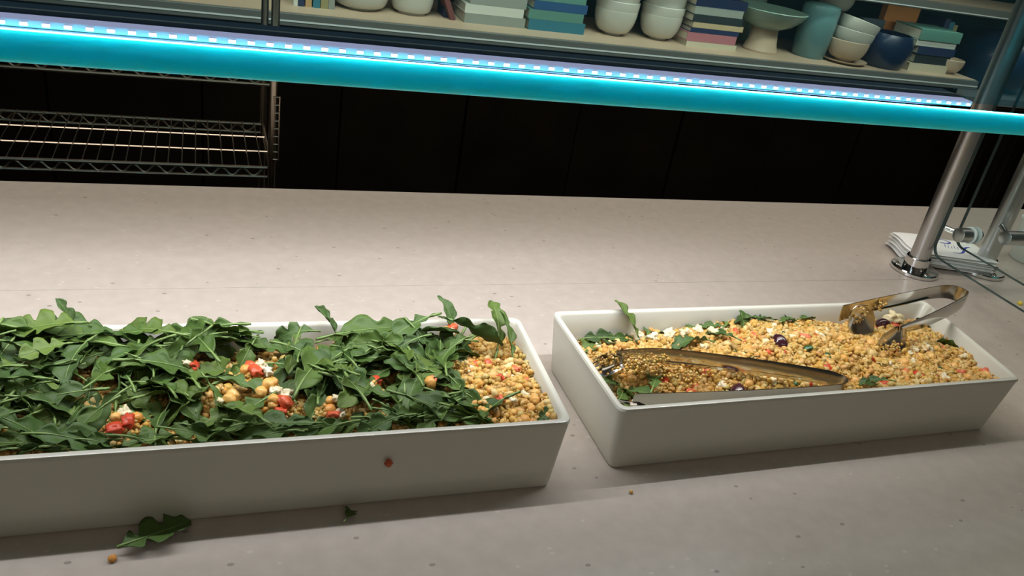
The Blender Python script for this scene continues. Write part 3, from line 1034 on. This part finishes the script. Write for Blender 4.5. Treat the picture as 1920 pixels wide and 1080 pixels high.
for k in range(7):
    o = napkin_mesh(3, .150, .088, .0042).build('paper_napkin', M['napkin'])
    o.location = (1.185 + .003 * math.sin(k * 2.1), .966 + .003 * math.cos(k * 1.7), .0045 + k * .0040)
    o.rotation_euler = (0, .012, -.30 + .05 * math.sin(k * 1.3))
    if k < 6:
        tag(o, 'folded white paper napkin in the stack behind the steel post, under the printed top one', 'napkin', 'napkins stacked behind the steel post')
    else:
        tag(o, 'topmost white paper napkin with blue print, behind the steel post', 'napkin')
        # printed mark: a curl, small lettering strokes and a long flourish
        ink = MB()
        def stroke(pts, wd):
            P = smooth_path([(a, b, 0) for a, b in pts], 5)
            vs, fs = [], []
            for i, p in enumerate(P):
                a_, b_ = P[max(i - 1, 0)], P[min(i + 1, len(P) - 1)]
                t = (b_ - a_).normalized()
                n_ = V((-t.y, t.x, 0)) * wd / 2 * (.35 + .65 * math.sin(PI * min(1, max(0, (i + 1) / (len(P) + 1)))))
                def zz(q):
                    u, v = q.x / .150, q.y / .088
                    return .0016 * math.sin(u * 7 + 3) * (v + .5) + .001 * math.sin(v * 9 + 6) + .0004 + .0021 + .0003
                for q in (p + n_, p - n_): vs.append((q.x, q.y, zz(q)))
            for i in range(len(P) - 1): fs.append((2 * i, 2 * i + 1, 2 * i + 3, 2 * i + 2))
            ink.add(vs, fs)
        stroke([(-.004, .022), (.012, .030), (.020, .020), (.010, .012), (-.004, .012)], .0035)
        stroke([(.000, -.026), (.020, -.020), (.040, .004), (.052, .010)], .0042)
        for q in range(7):
            stroke([(-.002 + q * .006, -.006), (.000 + q * .006, .001), (.0025 + q * .006, .008 - (q % 3) * .003)], .0011)
        for q in range(6):
            stroke([(-.05 + q * .005, -.004 + (q % 2) * .003), (-.047 + q * .005, .004)], .0016)
        ink.build('blue_print', M['ink'], o, smooth=False)

# white cup at the right frame edge
cu = MB().lathe([(0, 0), (.026, 0), (.028, .003), (.034, .055), (.036, .075), (.034, .075), (.0325, .055), (.0265, .006), (0, .006)], 32)
tag(cu.build('white_cup', M['washer'], loc=(1.402, .972, .0005)), 'pale cup cut by the right frame edge, behind the second post', 'cup')

# ------------------------------------------------------------------ wire rack behind the counter
wr = empty('wire_rack', (-.25, 1.47, -.90), 'chrome wire shelving rack behind the counter at the left', 'rack')
O2 = wr.location
def Vr(*p): return V(p) - O2
XL0, XR0, YF, YR = -.78, .107, 1.355, 1.580
def rack_shelf(z):
    f = MB()
    for y in (YF, YR):
        f.tube([Vr(XL0, y, z), Vr(XR0, y, z)], .0030, 8)
        f.tube([Vr(XL0, y, z - .016), Vr(XR0, y, z - .016)], .0026, 8)
    for xx in (XL0, XR0):
        f.tube([Vr(xx, YF, z), Vr(xx, YR, z)], .0028, 8)
        f.tube([Vr(xx, YF, z - .016), Vr(xx, YR, z - .016)], .0026, 8)
    s = f.build('rack_shelf', M['wire'], wr)
    for y in (YF, YR):
        zz = []
        x, k = XL0, 0
        while x < XR0 - .01:
            zz.append(Vr(x, y, z - .0145 if k % 2 == 0 else z - .0015))
            x += .0165
            k += 1
        MB().tube(smooth_path(zz, 4), .0016, 6).build('truss_wire', M['wire'], s)
    d = MB()
    x = XL0 + .01
    while x < XR0:
        d.tube([Vr(x, YF, z + .003), Vr(x, YR, z + .003)], .0010, 5)
        x += .0205
    for y in (YF + .075, YF + .15):
        d.tube([Vr(XL0, y, z + .0005), Vr(XR0, y, z + .0005)], .0020, 6)
    d.build('deck_wires', M['wire'], s)
rack_shelf(-.022)
rack_shelf(.134)
rack_shelf(.36)
for (x, y) in ((XR0, YF - .003), (XR0, YR + .003), (XL0, YF - .003), (XL0, YR + .003)):
    pl = MB().tube([Vr(x, y, -.90), Vr(x, y, .50)], .0065, 14).build('rack_post', M['wire'], wr)
# ladder shaped end frame
lad = MB()
for y in (YF + .0, YF + .0):
    pass
for x in (.1075, .1165):
    lad.tube([Vr(x, YF - .010, -.004), Vr(x, YF - .010, .103)], .0014, 6)
for k in range(9):
    z = -.003 + k * .0131
    lad.tube([Vr(.1075, YF - .010, z), Vr(.1165, YF - .010, z)], .0011, 5)
lad.build('end_ladder', M['wire'], wr)

# ------------------------------------------------------------------ bookcase on the rear wall
bc = empty('bookcase', (1.2, 2.72, -.90), 'long beige shelf unit with dark panelled base against the rear wall', 'bookcase')
O3 = bc.location
def Bk(a, b, c, d, e, f): return MB().box(a - O3.x, b - O3.x, c - O3.y, d - O3.y, e - O3.z, f - O3.z)
SZ = .008
Bk(-1.6, 2.86, 2.503, 2.96, SZ - .030, SZ).build('display_shelf', M['shelf'], bc, smooth=False)
no = Bk(-1.6, 2.86, 2.488, 2.503, SZ - .036, SZ - .001).build('shelf_nosing', M['nosing'], bc, smooth=False, bevel=.002)
Bk(-1.6, 2.86, 2.4862, 2.4884, SZ - .0240, SZ - .0195).build('bright_strip', M['strip'], no, smooth=False)
Bk(-1.6, 4.2, 2.52, 2.96, .245, .267).build('upper_shelf', M['shelf'], bc, smooth=False)
nu_ = Bk(-1.6, 4.2, 2.500, 2.52, .241, .271).build('shelf_nosing', M['nosing'], bc, smooth=False, bevel=.002)
Bk(-1.6, 4.2, 2.4985, 2.5005, .245, .2485).build('bright_strip', M['strip'], nu_, smooth=False)
Bk(-1.6, 4.2, 2.96, 2.995, -.90, .9).build('back_board', M['darkwall'], bc, smooth=False)
Bk(2.86, 4.2, 2.56, 2.96, -.10, -.07).build('low_shelf', M['nosing'], bc, smooth=False)
x = -1.6
k = 0
while x < 4.1:
    p = Bk(x + .003, x + .397, 2.515 + (k % 2) * .006, 2.54, -.90, SZ - .036 if x < 2.7 else -.10).build('base_panel', M['panel'], bc, smooth=False, bevel=.002)
    x += .40
    k += 1

area('added_shelf_fill', (.9, 2.535, .236), (.9, 2.66, 0), 5.2, .01, 3.2, (1, .88, .72), 150)  # added light and fixture, brighten the objects under the upper shelf
Bk(-1.6, 3.5, 2.525, 2.545, .238, .2445).build('added_shelf_fixture', M['fixture'], bc, smooth=False)
# things on the bookcase
def book(w_, h, d, cover, label, x, y, z, rz=0, group=None, upright=False, ry=0):
    """lying book: spine faces the viewer; w_ along x, d deep, h thick. upright: h is the height, w_ the thickness"""
    t = empty('book', (x, y, z), label, 'book', group, rz)
    t.rotation_euler = (0, ry, rz)
    c = MB()
    th = .0022
    if upright:
        c.box(-w_ / 2, -w_ / 2 + th, 0, d, 0, h)
        c.box(w_ / 2 - th, w_ / 2, 0, d, 0, h)
        c.box(-w_ / 2 + th, w_ / 2 - th, 0, th, 0, h)
        c.build('cover', cover, t, smooth=False)
        MB().box(-w_ / 2 + th, w_ / 2 - th, th, d - .004, .003, h - .003).build('page_block', M['pages'], t, smooth=False)
    else:
        c.box(-w_ / 2, w_ / 2, 0, d, 0, th)
        c.box(-w_ / 2, w_ / 2, 0, d, h - th, h)
        c.box(-w_ / 2, w_ / 2, 0, th, th, h - th)
        c.build('cover', cover, t, smooth=False)
        MB().box(-w_ / 2 + .003, w_ / 2 - .003, th, d - .004, th, h - th).build('page_block', M['pages'], t, smooth=False)
    return t

def bowl_mesh(R_, H_, foot=.45, th=.0035, curve=.5):
    prof = [(0, 0), (R_ * foot, 0), (R_ * foot, .006)]
    for k in range(1, 11):
        t = k / 10
        prof.append((R_ * (foot + (1 - foot) * math.sin(t * PI / 2) ** curve), .006 + (H_ - .006) * t ** 1.15))
    for k in range(10, -1, -1):
        t = k / 10
        prof.append((max(.001, R_ * (foot + (1 - foot) * math.sin(t * PI / 2) ** curve) - th * (1 if t > .05 else 2)), .006 + th + (H_ - .006 - th * (1 if k < 10 else .4)) * t ** 1.15))
    prof.append((0, .006 + th))
    return MB().lathe(prof, 36)

def bowl(R_, H_, m_, x, y, z, label, group=None, tilt=0, name='bowl', cat='bowl', **kw):
    o = bowl_mesh(R_, H_, **kw).build(name, m_)
    o.location = (x, y, z)
    o.rotation_euler = (0, tilt, 0)
    return tag(o, label, cat, group)

z = SZ
YB = 2.61
# upright small books left
for i, (dx, w_, cv, nm) in enumerate(((.262, .012, 'white', 'white'), (.278, .018, 'navy', 'navy blue'), (.299, .018, 'tan', 'tan'), (.322, .020, 'teal', 'teal grey'), (.345, .022, 'olive', 'olive'), (.366, .018, 'slate' if 0 else 'grey', 'grey'))):
    book(w_, .12 + .01 * (i % 3), .10, COVERS[cv], f'thin {nm} book standing upright left of the first wide white bowl on the shelf', dx, 2.60, z, upright=True)
bowl(.086, .055, M['bowl'], .463, 2.675, z, 'wide shallow white bowl, leftmost on the rear shelf', foot=.6, curve=.35)
bowl(.086, .055, M['bowl'], .463, 2.675, z + .022, 'wide white bowl nested in the leftmost bowl on the rear shelf', foot=.6, curve=.35)
bowl(.068, .070, M['bowl'], .625, 2.675, z, 'white round bowl beside the leftmost wide bowl on the rear shelf', foot=.65, curve=.35)
bowl(.068, .060, M['bowl'], .625, 2.675, z + .030, 'white bowl nested in the round bowl left of the pale book stack', foot=.65, curve=.35)
book(.014, .10, .09, COVERS['navy'], 'navy booklet standing left of the leaning maroon book', .735, 2.66, z, upright=True)
book(.016, .11, .08, COVERS['maroon'], 'maroon book leaning against the pale book stack', .752, 2.625, z + .001, upright=True, ry=-.45)
for i, (h, cv, nm, dx) in enumerate(((.030, 'grey', 'pale grey', 0), (.028, 'white', 'off white', -.006), (.030, 'grey', 'light grey', .004), (.028, 'olive', 'olive grey', -.01))):
    book(.205 - i * .008, h, .15, COVERS[cv], f'{nm} book lying {("at the bottom", "second from the bottom", "third from the bottom", "on top")[i]} of the pale stack', .885 + dx, YB, z + sum((.030, .028, .030, .028)[:i]) + i * .0005)
hs = (.034, .030, .028, .030, .03)
for i, (h, cv, nm, dx) in enumerate(zip(hs, ('teal', 'seagreen', 'deepblue', 'seagreen', 'sand'), ('teal', 'sea green', 'deep blue', 'green', 'sand'), (0, -.008, .003, -.003, 0))):
    book(.200 - i * .006, h, .15, COVERS[cv], f'{nm} book lying {("at the bottom", "second from the bottom", "third from the bottom", "fourth from the bottom", "on top")[i]} of the teal stack', 1.098 + dx, YB - .005, z + sum(hs[:i]) + i * .0005)
for cx_, nm in ((1.335, 'left'), (1.512, 'right')):
    for i in range(5):
        bowl(.074 + .002 * (i % 2), .085, M['bowl'], cx_ + .002 * math.sin(i * 3), 2.675, z + i * .030, f'white deep bowl, {("bottom", "second", "third", "fourth", "top")[i]} of the {nm} of two tall bowl stacks',
             foot=.42, curve=.45)
hs = (.018, .030, .016, .018, .026, .026, .03)
for i, (h, cv, nm, dx) in enumerate(zip(hs, ('cream', 'pink', 'navy', 'sand', 'blackc', 'grey', 'navy'), ('cream', 'pink and sand', 'navy', 'sand coloured', 'black', 'grey', 'dark blue'), (0, -.006, .0, .008, 0, -.004, .0))):
    book(.205 - .004 * (i % 3), h, .15, COVERS[cv], f'{nm} book lying {("at the bottom", "second", "third", "fourth", "fifth", "sixth", "seventh")[i]} in the tall stack left of the footed compote', 1.690 + dx, YB - .015, z + sum(hs[:i]) + i * .0005)
# footed compote with vase behind
cp = empty('compote_dish', (1.935, 2.655, z), 'grey green footed compote dish with sand pedestal on the rear shelf', 'dish')
MB().lathe([(0, 0), (.062, 0), (.064, .006), (.055, .03), (.050, .06), (.046, .085), (0, .085)], 32).build('pedestal', M['bowl2'], cp)
MB().lathe([(0, .083), (.05, .083), (.09, .100), (.118, .125), (.134, .150), (.131, .152), (.114, .129), (.086, .105), (.05, .09), (0, .09)], 40).build('dish', M['palegreen'], cp)
tag(MB().lathe([(0, 0), (.055, 0), (.062, .02), (.066, .12), (.060, .20), (.05, .225), (.046, .225), (.055, .19), (.06, .1), (.05, .008), (0, .008)], 32).build('tall_vase', M['palegreen'], loc=(1.985, 2.87, z)), 'tall pale celadon vase standing behind the compote dish', 'vase')
tag(MB().lathe([(0, 0), (.056, 0), (.060, .006), (.067, .09), (.069, .17), (.066, .185), (.050, .192), (.0, .197)], 36).build('lidded_canister', M['teal'], loc=(2.145, 2.645, z)), 'teal canister with domed top right of the compote dish', 'canister')
tag(MB().lathe([(0, 0), (.06, 0), (.086, .010), (.088, .014), (.058, .006), (0, .006)], 36).build('plate', M['bowl2'], loc=(2.275, 2.600, z)), 'sand coloured plate under the bowl stack right of the canister', 'plate')
for i in range(3):
    bowl(.076, .075, M['bowl2'] if i == 0 else M['bowl'], 2.275 + .004 * i, 2.600, z + .0075 + i * .036, f'round bowl, {("bottom", "middle", "top")[i]} of the tilted stack right of the teal canister', tilt=(.0, .10, .22)[i], foot=.42, curve=.45)
bowl(.07, .06, M['bowl'], 2.34, 2.82, .155, 'white bowl on top of the block behind the tilted bowl stack', foot=.5)
tag(MB().box(-.08, .08, -.05, .05, 0, .1465).build('storage_box', M['slate'], smooth=False, bevel=.003, loc=(2.33, 2.83, z)), 'slate grey storage box behind the tilted bowl stack', 'box')
tag(MB().box(-.055, .055, -.012, .012, 0, .15).build('slate_card', M['slate'], smooth=False, bevel=.002, loc=(2.475, 2.74, z)), 'slate grey card standing left of the orange book', 'card')
pot = MB().lathe([(0, 0), (.07, 0), (.085, .02), (.095, .06), (.092, .10), (.08, .125), (.076, .125), (.088, .10), (.09, .06), (.075, .01), (0, .01)], 36)
tag(pot.build('round_pot', M['navy'], loc=(2.455, 2.598, z)), 'dark navy round pot below the orange book on the rear shelf', 'pot')
ob = book(.165, .205, .03, M['orange'], 'orange cloth book standing cover forward behind the navy pot', 2.605, 2.735, z + .06, upright=True)
MB().box(-.06, .06, .0, .10, -.06, -.0005).build('book_stand', M['slate'], ob, smooth=False)
hs = (.030, .034, .030, .022, .040)
for i, (h, cv, nm, dx) in enumerate(zip(hs, ('cream', 'blackc', 'navy', 'white', 'seagreen'), ('cream', 'black', 'navy', 'off white', 'sea green'), (0, .010, .012, .0, .006))):
    book(.195 - (0, .02, .01, -.004, -.01)[i], h, .15, COVERS[cv], f'{nm} book lying {("at the bottom", "second", "third", "fourth", "on top")[i]} in the stack beside the small sand bowl', 2.655 + dx, 2.560 + (i % 2) * .004, z + sum(hs[:i]) + i * .0005)
for i, (w_, cv, nm, xx) in enumerate(((.026, 'navy', 'navy', 2.800), (.024, 'teal', 'teal', 2.827), (.020, 'olive', 'olive', 2.850))):
    book(w_, .19 - .01 * i, .13, COVERS[cv], f'{nm} book standing upright behind the small sand bowl', xx, 2.69, z, upright=True)
bowl(.060, .055, M['bowl2'], 2.785, 2.600, z, 'small sand coloured bowl, rightmost on the rear shelf', foot=.5)
tag(MB().lathe([(0, 0), (.09, 0), (.15, .05), (.17, .12), (.15, .20), (.10, .24), (.09, .24), (.14, .19), (.16, .12), (.14, .05), (0, .01)], 40).build('large_urn', M['navy'], loc=(3.22, 2.76, -.0695)), 'large dark rounded urn on the low shelf at the right frame edge', 'urn')
